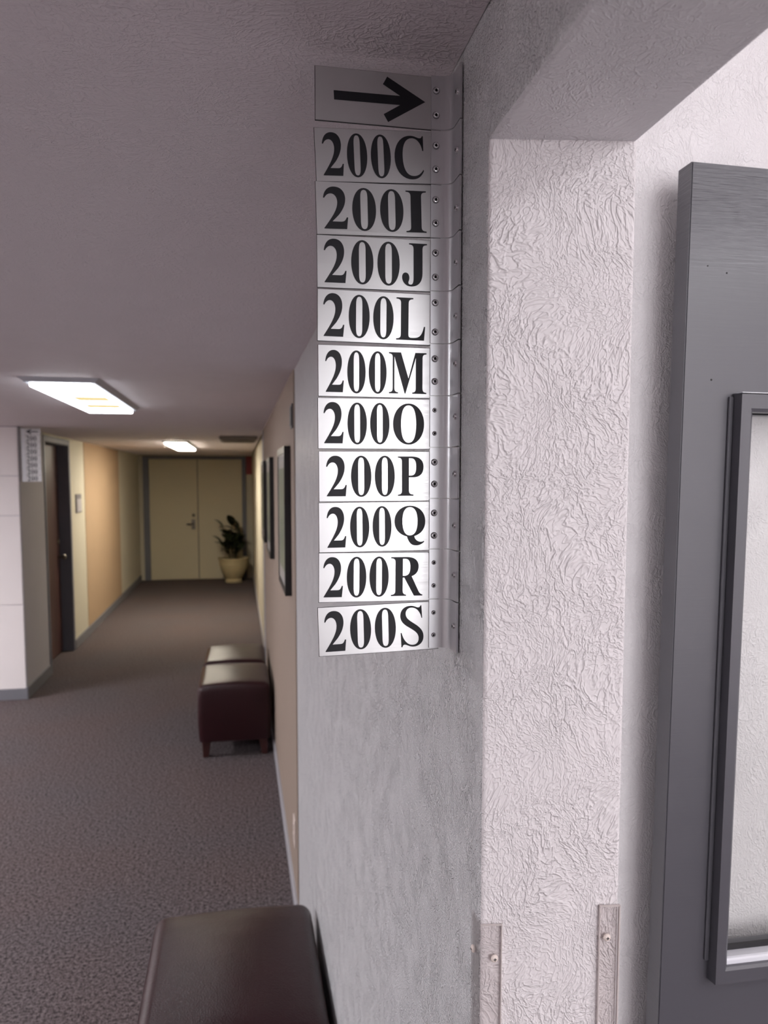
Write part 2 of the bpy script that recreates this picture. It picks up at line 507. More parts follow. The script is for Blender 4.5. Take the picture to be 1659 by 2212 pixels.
struct('wall_header_fill', box(0.222, 0.3408, 0.642, 1.2, 2.19, 3.06), 'soft_white')
struct('wall_side', box(0.3408, 3.3, 1.072, 1.2, 0, 3.06), 'soft_white', 'bright white textured wall behind the dark door')
struct('wall_side_far', box(3.2, 3.3, -3.6, 1.072, 0, 3.06), 'soft_white')
struct('wall_right_behind', box(0.214, 0.3408, -3.6, -0.75, 0, 3.06), 'soft_white')
struct('wall_behind', box(-5.2, 3.3, -3.7, -3.6, 0, 3.06), 'lobby_white')

# tan stretch of the right wall
struct('wall_right_tan', box(XT, 0.3408, 2.865, 6.33, 0, 2.2), 'tan', 'tan stretch of the right wall with the framed pictures')
struct('trim_1', box(0.196, 0.26, 6.33, 6.42, 0, CEIL, 0.006, 2), 'base_light', 'pale grey corner trim at the end of the tan wall')
struct('wall_right_cream', box(XR, 0.3408, 6.42, 13.6, 0, 2.2), 'cream', 'cream wall at the far right of the corridor')
# left side
struct('wall_left_pillar', box(-1.9, XL, 6.30, 7.05, 0, 2.2), 'pillar_grey', 'grey corner wall at the left of the corridor mouth')
struct('wall_left_cream', box(-1.9, XL, 8.06, 8.80, 0, 2.2), 'cream', 'cream strip of wall beside the brown door')
struct('wall_left_tan', box(-1.9, XL + 0.004, 8.80, 11.25, 0, 2.2), 'tan_panel', 'tan stretch of the left wall lit from above')
struct('wall_left_far', box(-1.9, XL, 11.25, 13.6, 0, 2.2), 'cream', 'cream wall at the far left of the corridor')
struct('wall_left_behind_door', box(-1.95, -1.85, 7.05, 8.06, 0, 2.2), 'pillar_grey')
struct('wall_end', box(-1.9, 0.3408, YE, 13.6, 0, 2.2), 'cream', 'cream end wall around the double doors')
# lobby to the left
struct('wall_lobby_far', box(-5.2, -5.1, -1.4, 6.36, 0, 2.2), 'lobby_white')
struct('wall_lobby_near', box(-5.2, XL, -1.5, -1.4, 0, 2.2), 'lobby_white')
struct('wall_left_near', box(-1.74, XL, -3.6, -1.5, 0, 2.2), 'lobby_white')
wl = struct('wall_lobby', box(-5.2, -1.642, 6.305, 6.40, 0, 2.2), 'lobby_white', 'white panelled wall facing the lobby at the left edge')
for i, (z0, z1) in enumerate(((0.085, 0.74), (0.744, 1.430), (1.434, 1.733), (1.737, 2.105))):
    obj('panel', box(-3.2, -1.646, 6.293, 6.306, z0, z1, 0.003, 1), 'lobby_white', wl)

def baseboard(name, x0, x1, y0, y1, h, mat, label):
    return struct(name, box(x0, x1, y0, y1, 0, h, 0.003, 1), mat, label)
baseboard('baseboard_right', XT - 0.010, XT + 0.01, 2.87, 6.34, 0.07, 'base_light', 'pale vinyl baseboard under the tan wall')
baseboard('baseboard_right_near', XG0 - 0.011, XG0 + 0.01, 0.66, 2.86, 0.07, 'base_light', 'pale vinyl baseboard under the sign wall')
baseboard('baseboard_right_far', XR - 0.010, XR + 0.01, 6.43, 13.44, 0.09, 'base_light', 'pale baseboard under the far cream wall')
baseboard('baseboard_left_front', -3.2, XL + 0.006, 6.282, 6.31, 0.085, 'base_grey', 'grey vinyl baseboard under the white lobby wall')
baseboard('baseboard_left', XL - 0.01, XL + 0.010, 6.284, 7.03, 0.095, 'base_grey', 'grey vinyl baseboard on the left corner wall')
baseboard('baseboard_left_far', XL - 0.01, XL + 0.012, 8.08, 13.44, 0.095, 'base_grey', 'grey vinyl baseboard along the far left wall')

# brown door recessed in the left wall
d = struct('door_1', box(-1.80, -1.742, 7.09, 8.02, 0.01, 2.03, 0.003, 1), 'brown_door', 'dark brown wooden door recessed in the left wall')
b = bmesh.new(); lathe(b, [(0.010, 0), (0.010, 0.035), (0.026, 0.045), (0.028, 0.06), (0.018, 0.072)], 16, 'X+', (-1.742, 7.95, 0.95))
obj('door_knob', b, 'metal_dark', d, True)
b = bmesh.new(); lathe(b, [(0.026, 0), (0.026, 0.008), (0.018, 0.012)], 16, 'X+', (-1.742, 7.95, 1.10))
obj('deadbolt', b, 'metal_dark', d, True)
tr = struct('trim_2', box(-1.83, XL + 0.008, 8.02, 8.075, 0, 2.09, 0.003, 1), 'frame_grey', 'grey steel frame of the brown door')
obj('near_jamb', box(-1.83, XL + 0.008, 7.035, 7.09, 0, 2.09, 0.003, 1), 'frame_grey', tr)
obj('head_jamb', box(-1.83, XL + 0.008, 7.09, 8.02, 2.035, 2.09, 0.003, 1), 'frame_grey', tr)
struct('wall_left_over_door', box(-1.85, XL, 7.05, 8.06, 2.09, 2.2), 'cream')

# double doors at the end
tr = struct('trim_3', box(-1.57, -1.475, YE - 0.035, YE + 0.02, 0, 2.10, 0.004, 1), 'frame_grey', 'grey steel frame around the double doors')
obj('side_jamb', box(0.058, 0.125, YE - 0.035, YE + 0.02, 0, 2.10, 0.004, 1), 'frame_grey', tr)
obj('head_jamb', box(-1.475, 0.058, YE - 0.035, YE + 0.02, 2.045, 2.10, 0.004, 1), 'frame_grey', tr)
d = struct('door_2', box(-1.473, -0.686, YE - 0.018, YE + 0.025, 0.012, 2.043, 0.003, 1), 'cream_door', 'left leaf of the cream double doors with the lever handle')
b = bmesh.new(); add_box(b, -0.792, -0.732, YE - 0.026, YE - 0.018, 0.86, 1.03, 0.003)
obj('escutcheon', b, 'metal_dark', d)
b = bmesh.new(); tube(b, [(-0.762, YE - 0.026, 0.955), (-0.762, YE - 0.07, 0.955), (-0.78, YE - 0.08, 0.953), (-0.87, YE - 0.08, 0.945)], 0.011)
obj('lever_handle', b, 'metal_dark', d, True)
b = bmesh.new(); lathe(b, [(0.027, 0), (0.027, 0.010), (0.019, 0.016)], 16, 'Y-', (-0.758, YE - 0.018, 1.10))
obj('deadbolt', b, 'metal_dark', d, True)
d = struct('door_3', box(-0.680, 0.056, YE - 0.018, YE + 0.025, 0.012, 2.043, 0.003, 1), 'cream_door', 'right leaf of the cream double doors behind the plant')
obj('astragal', box(-0.690, -0.674, YE - 0.024, YE - 0.018, 0.012, 2.043, 0.002, 1), 'vent', d)

# ------------------------------------------------------------------ the dark door standing open in front of the white wall
DY, DT, DX0, DX1, DTOP = 1.0, 0.034, 0.6215, 1.49, 2.147
LX0, LX1, LZ0, LZ1 = 0.0775, 0.79, 0.957, 1.832      # outer lite frame (x from the door's edge, z)
door = bpy.data.objects.new('door_4', None); COL.objects.link(door)
door['kind'] = 'structure'; door['label'] = 'dark grey painted door with a glazed window, standing open'
door.location = (DX0, DY, DTOP)
door.rotation_euler = (0, math.radians(0.6), 0)
H = DTOP - 0.01
def dz(z):
    return z - DTOP
W = DX1 - DX0
ix0, ix1, iz0, iz1 = LX0 + 0.010, LX1 - 0.010, LZ0 + 0.010, LZ1 - 0.010
# slab with a hole for the glazing
b = bmesh.new()
def ring_slab(b, x0, x1, z0, z1, hx0, hx1, hz0, hz1, y0, y1):
    o = [(x0, z0), (x1, z0), (x1, z1), (x0, z1)]; h = [(hx0, hz0), (hx1, hz0), (hx1, hz1), (hx0, hz1)]
    V = {}
    for nm, ps in (('o', o), ('h', h)):
        for k, y in (('f', y0), ('b', y1)):
            V[nm + k] = [b.verts.new((x, y, z)) for x, z in ps]
    for i in range(4):
        j = (i + 1) % 4
        b.faces.new((V['of'][i], V['of'][j], V['hf'][j], V['hf'][i]))
        b.faces.new((V['ob'][j], V['ob'][i], V['hb'][i], V['hb'][j]))
        b.faces.new((V['of'][j], V['of'][i], V['ob'][i], V['ob'][j]))
        b.faces.new((V['hf'][i], V['hf'][j], V['hb'][j], V['hb'][i]))
    bmesh.ops.recalc_face_normals(b, faces=b.faces[:])
    return V
V = ring_slab(b, 0, W, -H, 0, ix0, ix1, dz(iz0), dz(iz1), 0, DT)
es = [e for e in b.edges if all(v in V['of'] for v in e.verts)]
bmesh.ops.bevel(b, geom=es, offset=0.0014, segments=2, affect='EDGES')
obj('slab', b, 'dark_door', door)
def lite_frame(y_out, y_in, side):
    """moulded frame on one face: a bevelled rim"""
    b = bmesh.new()
    prof = [(0.0, y_in), (0.0012, y_out), (0.0165, y_out), (0.0200, y_out + (0.0025 if side < 0 else -0.0025)), (0.0200, y_in + (0.004 if side < 0 else -0.004))]
    rings = []
    for off, y in prof:
        rings.append([b.verts.new((x, y, z)) for x, z in ((LX0 + off, dz(LZ0) + off * 1.3), (LX1 - off, dz(LZ0) + off * 1.3), (LX1 - off, dz(LZ1) - off * 1.3), (LX0 + off, dz(LZ1) - off * 1.3))])
    for k in range(len(rings) - 1):
        for i in range(4):
            b.faces.new((rings[k][i], rings[k][(i + 1) % 4], rings[k + 1][(i + 1) % 4], rings[k + 1][i]))
    bmesh.ops.recalc_face_normals(b, faces=b.faces[:])
    return b
fr = obj('window_frame', lite_frame(-0.020, 0.0, -1), 'dark_door', door)
m_ = fr.modifiers.new('thick', 'SOLIDIFY'); m_.thickness = 0.0012; m_.offset = -1
fr2 = obj('window_frame', lite_frame(DT + 0.016, DT, 1), 'dark_door', door)
m_ = fr2.modifiers.new('thick', 'SOLIDIFY'); m_.thickness = 0.0012; m_.offset = -1
obj('frame_shadow_strip', box(LX0 - 0.007, LX0, -0.004, 0.0, dz(LZ0) + 0.03, dz(LZ1) - 0.004, 0.001, 1), 'dark_door', door)  # added strip shaped like the window frame's shadow on the slab
obj('caulk_line', box(LX0 + 0.002, LX1 - 0.002, -0.0195, -0.0005, dz(LZ1), dz(LZ1) + 0.0011), 'white_vinyl', door)
obj('glass_pane', box(ix0 - 0.004, ix1 + 0.004, 0.012, 0.016, dz(iz0) - 0.004, dz(iz1) + 0.004), 'glass', door)
obj('glazing_bead', box(LX0 + 0.019, LX1 - 0.019, -0.012, 0.011, dz(LZ0) + 0.020, dz(LZ0) + 0.036, 0.004, 2), 'white_vinyl', door)
obj('gap_shade', box(LX0 + 0.019, LX1 - 0.019, 0.006, 0.0118, dz(LZ0) + 0.036, dz(LZ0) + 0.043), 'gap_shade', door)  # dark strip stands in for the shaded gap above the bead
for (x, z, r) in ((0.030, 2.008, 0.0012), (0.060, 2.000, 0.0014), (0.043, 1.851, 0.0016)):
    b = bmesh.new(); lathe(b, [(r, 0.0), (r * 0.8, 0.0004)], 8, 'Y-', (x, 0.0, dz(z)))
    obj('nail_hole', b, 'hole', door)

# ------------------------------------------------------------------ ceiling fixtures
def fixture(label, xc, y0, y1, w, zc, lens, drop=0.05, tubes=False, housing=True):
    yc = (y0 + y1) / 2
    t = thing('ceiling_light', label, 'ceiling light', (xc, yc, zc), group='ceiling lights')
    hw, hl = w / 2, (y1 - y0) / 2
    # pan
    b = bmesh.new()
    lo = [b.verts.new(p) for p in ((-hw, -hl, -drop), (hw, -hl, -drop), (hw, hl, -drop), (-hw, hl, -drop))]
    hi = [b.verts.new(p) for p in ((-hw - 0.02, -hl - 0.02, 0), (hw + 0.02, -hl - 0.02, 0), (hw + 0.02, hl + 0.02, 0), (-hw - 0.02, hl + 0.02, 0))]
    for i in range(4):
        b.faces.new((lo[i], lo[(i + 1) % 4], hi[(i + 1) % 4], hi[i]))
    b.faces.new(hi); b.faces.new(lo[::-1])
    bmesh.ops.recalc_face_normals(b, faces=b.faces[:])
    obj('housing', b, 'fixture', t)
    b = bmesh.new()
    for (x0, x1, ya, yb) in ((-hw, -hw + 0.018, -hl, hl), (hw - 0.018, hw, -hl, hl), (-hw + 0.018, hw - 0.018, -hl, -hl + 0.018), (-hw + 0.018, hw - 0.018, hl - 0.018, hl)):
        add_box(b, x0, x1, ya, yb, -drop - 0.004, -drop)
    obj('rim', b, 'fixture', t)
    b = box(-hw + 0.018, hw - 0.018, -hl + 0.018, hl - 0.018, -drop - 0.020, -drop - 0.0005, 0.003, 1)
    obj('lens', b, lens, t)
    if tubes:
        for (ya, yb, xa) in ((-0.26, -0.10, -0.03), (0.10, 0.26, -0.05)):
            b = box(xa, hw - 0.019, ya, yb, -drop - 0.0235, -drop - 0.0202, 0.0006)
            obj('tube_streak', b, 'tube_warm', t)  # yellow bands where the tubes show through the lens
    return t

fixture('cool white ceiling light glowing over the near corridor', -0.692, 3.27, 4.55, 0.268, CEIL, 'lens_cool', 0.014, tubes=True)
fixture('warm ceiling light near the double doors', -0.650, 8.4, 10.3, 0.25, CEIL, 'lens_warm', 0.014)
fixture('ceiling light in the lobby on the left, outside the picture', -4.2, 4.0, 5.3, 0.6, CEIL, 'lens_lobby_far', 0.02)
fixture('second ceiling light in the lobby, level with the camera, outside the picture', -2.3, 0.3, 1.6, 0.6, CEIL, 'lens_lobby', 0.02)
fixture('ceiling light of the side room near its window, outside the picture', 2.2, -1.6, -0.4, 0.6, 2.95, 'lens_room', 0.02)
fixture('ceiling light of the side room near its back wall, outside the picture', 1.9, -3.2, -2.0, 0.6, 2.95, 'lens_room', 0.02)
w = bpy.data.objects.new('window_1', None); COL.objects.link(w)
w['kind'] = 'structure'; w['label'] = 'frosted window of the side room, outside the picture'
w.location = (1.62, -3.6, 0.75)
obj('sill', box(-0.95, 0.95, 0.0, 0.05, -0.04, 0.0, 0.004), 'white_vinyl', w)
obj('head', box(-0.95, 0.95, 0.0, 0.03, 2.0, 2.05, 0.004), 'white_vinyl', w)
for k in range(3):
    xx = -0.92 + k * 0.92
    obj('mullion', box(xx - 0.025, xx + 0.025, 0.0, 0.03, 0.0, 2.0, 0.004), 'white_vinyl', w)
for k in range(2):
    x0 = -0.92 + k * 0.92
    obj('pane', box(x0 + 0.024, x0 + 0.896, 0.004, 0.012, 0.0, 2.0), 'daylight', w)
fixture('ceiling light behind the camera, outside the picture', -0.692, -2.6, -1.4, 0.262, CEIL, 'lens_back', 0.014)

# ------------------------------------------------------------------ glyphs (serif bold), unit box, y down from the top
GL = {
'2': ["M0.00,.27 C.03,.10 .2,0 .45,0 C.74,0 .9,.12 .9,.28 C.9,.43 .78,.55 .62,.67 L.36,.825 L.70,.825 C.84,.825 .89,.80 .94,.72 L1,.72 L.945,1 L.02,1 L.02,.985 C.3,.76 .57,.56 .57,.37 C.57,.25 .46,.165 .32,.165 C.2,.165 .11,.21 .05,.275 Z"],
'0': ["M.5,0 C.8,0 1,.22 1,.5 C1,.78 .8,1 .5,1 C.2,1 0,.78 0,.5 C0,.22 .2,0 .5,0Z",
      "M.5,.045 C.62,.045 .65,.12 .65,.25 L.65,.75 C.65,.88 .62,.955 .5,.955 C.38,.955 .35,.88 .35,.75 L.35,.25 C.35,.12 .38,.045 .5,.045Z"],
'O': ["M.5,0 C.79,0 1,.22 1,.5 C1,.78 .79,1 .5,1 C.21,1 0,.78 0,.5 C0,.22 .21,0 .5,0Z",
      "M.5,.045 C.66,.045 .745,.2 .745,.5 C.745,.8 .66,.955 .5,.955 C.34,.955 .255,.8 .255,.5 C.255,.2 .34,.045 .5,.045Z"],
'C': ["M.965,0 L1,0 L1,.34 L.965,.34 C.93,.18 .8,.055 .62,.055 C.4,.055 .28,.2 .28,.47 C.28,.78 .42,.92 .64,.92 C.8,.92 .9,.86 .98,.77 L1,.80 C.92,.93 .78,1 .58,1 C.24,1 0,.8 0,.5 C0,.2 .24,0 .56,0 C.72,0 .8,.05 .88,.05 C.93,.05 .95,.03 .965,0Z"],
'I': ["M0,0 L1,0 L1,.03 C.82,.035 .76,.06 .76,.14 L.76,.86 C.76,.94 .82,.965 1,.97 L1,1 L0,1 L0,.97 C.18,.965 .24,.94 .24,.86 L.24,.14 C.24,.06 .18,.035 0,.03Z"],
'J': ["M.28,0 L1,0 L1,.03 C.86,.035 .82,.06 .82,.14 L.82,.68 C.82,.88 .66,1 .36,1 C.14,1 0,.9 0,.79 C0,.72 .06,.68 .14,.68 C.23,.68 .29,.73 .29,.80 C.29,.86 .25,.88 .25,.91 C.25,.94 .29,.955 .34,.955 C.43,.955 .46,.9 .46,.78 L.46,.14 C.46,.06 .42,.035 .28,.03Z"],
'L': ["M0,0 L.58,0 L.58,.03 C.46,.035 .42,.06 .42,.14 L.42,.87 C.42,.92 .45,.945 .52,.945 L.6,.945 C.82,.945 .9,.86 .955,.67 L1,.67 L.965,1 L0,1 L0,.97 C.12,.965 .16,.94 .16,.86 L.16,.14 C.16,.06 .12,.035 0,.03Z"],
'M': ["M0,0 L.32,0 L.52,.63 L.70,0 L1,0 L1,.03 C.92,.035 .895,.06 .895,.14 L.895,.86 C.895,.94 .92,.965 1,.97 L1,1 L.62,1 L.62,.97 C.69,.965 .715,.94 .715,.86 L.715,.12 L.44,1 L.42,1 L.145,.1 L.145,.86 C.145,.94 .17,.965 .245,.97 L.245,1 L0,1 L0,.97 C.075,.965 .1,.94 .1,.86 L.1,.13 C.1,.06 .075,.035 0,.03Z"],
'P': ["M0,0 L.55,0 C.85,0 1,.1 1,.26 C1,.44 .85,.53 .6,.53 L.43,.53 L.43,.86 C.43,.94 .48,.965 .61,.97 L.61,1 L0,1 L0,.97 C.12,.965 .16,.94 .16,.86 L.16,.14 C.16,.06 .12,.035 0,.03Z",
      "M.43,.045 L.5,.045 C.66,.045 .715,.12 .715,.265 C.715,.42 .65,.485 .5,.485 L.43,.485Z"],
'R': ["M0,0 L.5,0 C.74,0 .87,.09 .87,.245 C.87,.38 .78,.46 .65,.495 L.86,.86 C.9,.93 .94,.965 1,.97 L1,1 L.73,1 L.42,.53 L.37,.53 L.37,.86 C.37,.94 .42,.965 .48,.97 L.48,1 L0,1 L0,.97 C.1,.965 .14,.94 .14,.86 L.14,.14 C.14,.06 .1,.035 0,.03Z",
      "M.37,.045 L.43,.045 C.56,.045 .61,.12 .61,.26 C.61,.41 .55,.485 .42,.485 L.37,.485Z"],
'Q': ["M.5,0 C.78,0 1,.16 1,.39 C1,.58 .87,.71 .64,.765 C.66,.86 .76,.91 .86,.91 C.9,.91 .93,.9 .955,.885 L.96,.915 C.88,.97 .8,1 .7,1 C.54,1 .46,.93 .4,.77 C.15,.72 0,.58 0,.39 C0,.16 .22,0 .5,0Z",
      "M.5,.035 C.66,.035 .75,.16 .75,.385 C.75,.62 .66,.745 .5,.745 C.34,.745 .255,.62 .255,.385 C.255,.16 .34,.035 .5,.035Z"],
'S': ["M.9,0 L.935,0 L.96,.31 L.925,.31 C.88,.15 .72,.045 .5,.045 C.34,.045 .25,.11 .25,.19 C.25,.3 .42,.36 .62,.44 C.87,.54 1,.62 1,.76 C1,.9 .82,1 .56,1 C.38,1 .27,.94 .18,.94 C.13,.94 .1,.96 .08,1 L.04,1 L.02,.65 L.06,.65 C.12,.82 .3,.955 .53,.955 C.7,.955 .79,.89 .79,.80 C.79,.69 .66,.63 .42,.54 C.16,.45 .02,.37 .02,.24 C.02,.09 .2,0 .46,0 C.64,0 .72,.05 .8,.05 C.85,.05 .88,.03 .9,0Z"],
}
def parse(path, n=9):
    import re
    toks = re.findall(r'[MLCZ]|-?\d*\.?\d+', path)
    out, i, cmd, cur = [], 0, None, None
    while i < len(toks):
        if toks[i] in 'MLCZ':
            cmd = toks[i]; i += 1
            if cmd == 'Z':
                break
        if cmd in 'ML':
            cur = (float(toks[i]), float(toks[i + 1])); i += 2
            out.append(cur)
        else:
            v = [float(t) for t in toks[i:i + 6]]; i += 6
            p0 = cur
            for k in range(1, n + 1):
                t = k / n; s = 1 - t
                out.append((s ** 3 * p0[0] + 3 * s * s * t * v[0] + 3 * s * t * t * v[2] + t ** 3 * v[4],
                            s ** 3 * p0[1] + 3 * s * s * t * v[1] + 3 * s * t * t * v[3] + t ** 3 * v[5]))
            cur = (v[4], v[5])
    if (Vector(out[0]) - Vector(out[-1])).length < 1e-4:
        out.pop()
    return out

def add_shape(bm, loops, y=0.0, th=0.0):
    """flat vinyl shape in the XZ plane facing -Y"""
    L3 = [[Vector((x, z, 0)) for x, z in lp] for lp in loops]
    tris = tessellate_polygon(L3)
    flat = [p for lp in L3 for p in lp]
    vs = [bm.verts.new((p.x, y, p.y)) for p in flat]
    for t in tris:
        try:
            f = bm.faces.new([vs[i] for i in t])
        except ValueError:
            continue
        f.normal_update()
        if f.normal.y > 0:
            f.normal_flip()

def add_glyph(bm, g, x0, x1, z0, z1, y):
    add_shape(bm, [[(x0 + (x1 - x0) * u, z1 - (z1 - z0) * v) for u, v in parse(s)] for s in GL[g]], y)

ARROW = [(-43.53, 20.91), (-5.8, 0.74), (-42.49, -21.0), (-46.88, -13.99), (-30.78, -4.22), (-94.85, -4.77), (-95.27, 3.74), (-30.82, 4.25), (-47.75, 13.51)]
SIGNS = [
('A', 2.0741, -0.0025, -113.16, []),
('C', 2.0229, 0.0438, -113.5, [('2', -106.42, -86.12, -19.16, 20.78), ('0', -82.78, -63.03, -20.17, 20.55), ('0', -59.52, -39.9, -20.43, 20.3), ('C', -36.23, -7.33, -20.7, 20.2)]),
('I', 1.9719, 0.0275, -112.94, [('2', -105.79, -81.97, -19.14, 20.18), ('0', -77.8, -54.45, -20.37, 19.99), ('0', -50.43, -27.24, -20.43, 19.98), ('I', -24.8, -4.41, -20.25, 19.29)]),
('J', 1.9197, 0.0053, -112.29, [('2', -105.5, -83.52, -19.76, 21.64), ('0', -78.95, -57.03, -20.35, 21.66), ('0', -53.09, -30.89, -20.42, 21.52), ('J', -28.54, -3.34, -20.39, 21.15)]),
('L', 1.8675, -0.0083, -112.18, [('2', -106.39, -85.81, -19.97, 21.2), ('0', -81.55, -60.83, -20.61, 20.93), ('0', -57.32, -36.95, -20.74, 20.82), ('L', -34.23, -4.91, -20.4, 20.53)]),
('M', 1.8152, -0.0016, -111.86, [('2', -104.77, -86.6, -20.47, 20.15), ('0', -83.13, -64.99, -21.35, 20.28), ('0', -61.83, -43.98, -21.23, 20.16), ('M', -41.62, -3.47, -20.45, 19.75)]),
('O', 1.7647, 0.0024, -112.37, [('2', -106.68, -87.03, -19.41, 20.82), ('0', -83.09, -63.79, -20.42, 20.62), ('0', -60.5, -41.0, -20.17, 20.64), ('O', -37.43, -5.66, -20.23, 20.52)]),
('P', 1.7128, 0.0033, -111.86, [('2', -104.46, -84.1, -19.45, 20.55), ('0', -79.77, -59.39, -20.21, 20.61), ('0', -55.84, -35.59, -20.16, 20.67), ('P', -32.47, -6.05, -19.41, 19.91)]),
('Q', 1.6627, 0.0069, -112.14, [('2', -104.18, -84.88, -19.93, 20.6), ('0', -80.88, -61.6, -20.24, 20.52), ('0', -58.15, -38.9, -20.07, 20.8), ('Q', -35.77, -4.01, -19.54, 20.77)]),
('R', 1.6111, -0.0094, -112.65, [('2', -107.99, -88.27, -19.59, 20.73), ('0', -84.38, -64.67, -20.28, 20.86), ('0', -61.45, -41.76, -20.01, 20.89), ('R', -39.35, -6.61, -19.48, 20.15)]),
('S', 1.5604, 0.0256, -113.34, [('2', -107.15, -85.57, -20.41, 20.72), ('0', -81.24, -59.86, -20.0, 21.02), ('0', -55.98, -34.34, -20.14, 21.01), ('S', -29.92, -5.67, -20.75, 21.51)]),
]
SY = 0.757       # front face of the plates
SX = 0.1894      # seam between plate and bracket
PITCH = 0.0512

def bracket_profile():
    """plan profile relative to (SX, SY): flat tab over the plate, rounded inside corner, flange along the wall towards the viewer"""
    t = 0.0018
    inner = [(0.0, -0.0020), (0.0095, -0.0020), (0.0105, -0.0023)]
    cx, cy, r = 0.0105, -0.0123, 0.0100
    for k in range(1, 9):
        a = PI / 2 - k * (PI / 2) / 8
        inner.append((cx + r * math.cos(a), cy + r * math.sin(a)))
    inner += [(0.0205, -0.0150), (0.0208, -0.0300)]
    outer = [(0.0228, -0.0300), (0.0228, -0.0110)]
    c2x, c2y, r2 = 0.0128, -0.0102, 0.0100
    for k in range(0, 9):
        a = k * (PI / 2) / 8
        outer.append((c2x + r2 * math.cos(a), c2y + r2 * math.sin(a)))
    outer += [(0.0, -0.0002)]
    return inner + outer

def make_bracket(zc, h):
    bm = bmesh.new()
    pr = bracket_profile()
    lo = [bm.verts.new((x, y, zc - h / 2)) for x, y in pr]
    hi = [bm.verts.new((x, y, zc + h / 2)) for x, y in pr]
    n = len(pr)
    bm.faces.new(lo); bm.faces.new(hi[::-1])
    for i in range(n):
        f = bm.faces.new((lo[i], lo[(i + 1) % n], hi[(i + 1) % n], hi[i]))
        f.smooth = 2 <= i <= 10
    bmesh.ops.recalc_face_normals(bm, faces=bm.faces[:])
    return bm

names = {'A': 'arrow'}
zs = [2.0746 - i * PITCH for i in range(11)]
for i, (g, zc, tilt, left, chars) in enumerate(SIGNS):
    lab = 'brushed metal wall sign with a black arrow pointing right, topmost of the stack' if g == 'A' else \
          'brushed metal flag sign reading 200%s in black serif letters' % g
    t = thing('room_sign', lab, 'sign', (SX, SY, zs[i]), group='stack of room signs on the grey wall')
    dzc = zc - zs[i]
    big = g not in 'ORS'
    # plate (black core with metal face), hung with its own slight tilt
    pl = bpy.data.objects.new('plate', bpy.data.meshes.new('plate'))
    b = bmesh.new()
    add_box(b, left / 1000, 0.010, 0.0, 0.0016, -0.0248, 0.0248, mat=0)
    add_box(b, left / 1000 + 0.00045, 0.010, -0.0002, 0.0001, -0.0248 + 0.00045, 0.0248 - 0.00025, mat=1)
    b.to_mesh(pl.data); b.free()
    pl.data.materials.append(M['plate_core']); pl.data.materials.append(M['alu'])
    COL.objects.link(pl); pl.parent = t
    pl.location = (0, 0, dzc); pl.rotation_euler = (0, -tilt, 0)
    b = bmesh.new()
    if g == 'A':
        add_shape(b, [[(x / 1000, z / 1000) for x, z in ARROW]], -0.0004)
        nm = 'arrow'
    else:
        for (c, x0, x1, z0, z1) in chars:
            add_glyph(b, c, x0 / 1000, x1 / 1000, z0 / 1000, z1 / 1000, -0.0004)
        nm = 'lettering'
    o = obj(nm, b, 'vinyl_black', pl)
    o['label'] = 'black arrow' if g == 'A' else 'black lettering 200%s' % g
    obj('bracket', make_bracket(0.0, PITCH - 0.0011), 'alu_bracket', t, True)
    rz = (0.0145, -0.0145) if g in 'L' else (0.0113, -0.0115)
    for q in rz:
        b = bmesh.new()
        rr = 0.0031 if big else 0.0020
        pr = [(rr + 0.0003, 0.0), (rr + 0.0003, 0.00025), (rr, 0.0003), (rr * 0.96, 0.0009), (rr * 0.80, 0.0016), (rr * 0.58, 0.0018), (rr * 0.42, 0.0014), (rr * 0.34, 0.0003)]
        lathe(b, pr, 18, 'Y-', (0.0047, -0.0020, q + random.uniform(-0.0006, 0.0006)), mat_of=lambda k: 1 if k >= 6 or k < 2 else 0)  # dark base ring paints the shadow around the rivet; dark centre is its hole
        obj('rivet', b, ['steel', 'hole'], t, True)
    b = bmesh.new()
    zz = random.uniform(-0.003, 0.004)
    lathe(b, [(0.0032, 0.0), (0.0032, 0.0008), (0.0027, 0.0019), (0.0015, 0.0024), (0.0004, 0.0025)], 16, 'X-', (0.0208, -0.0225, zz))
    s = obj('screw', b, 'steel', t, True)
    b = bmesh.new()
    add_box(b, 0.0181, 0.0186, -0.0227 - 0.0015, -0.0227 + 0.0015, zz - 0.0003, zz + 0.0003)
    add_box(b, 0.0181, 0.0186, -0.0227 - 0.0003, -0.0227 + 0.0003, zz - 0.0015, zz + 0.0015)
    obj('cross_slot', b, 'hole', s)

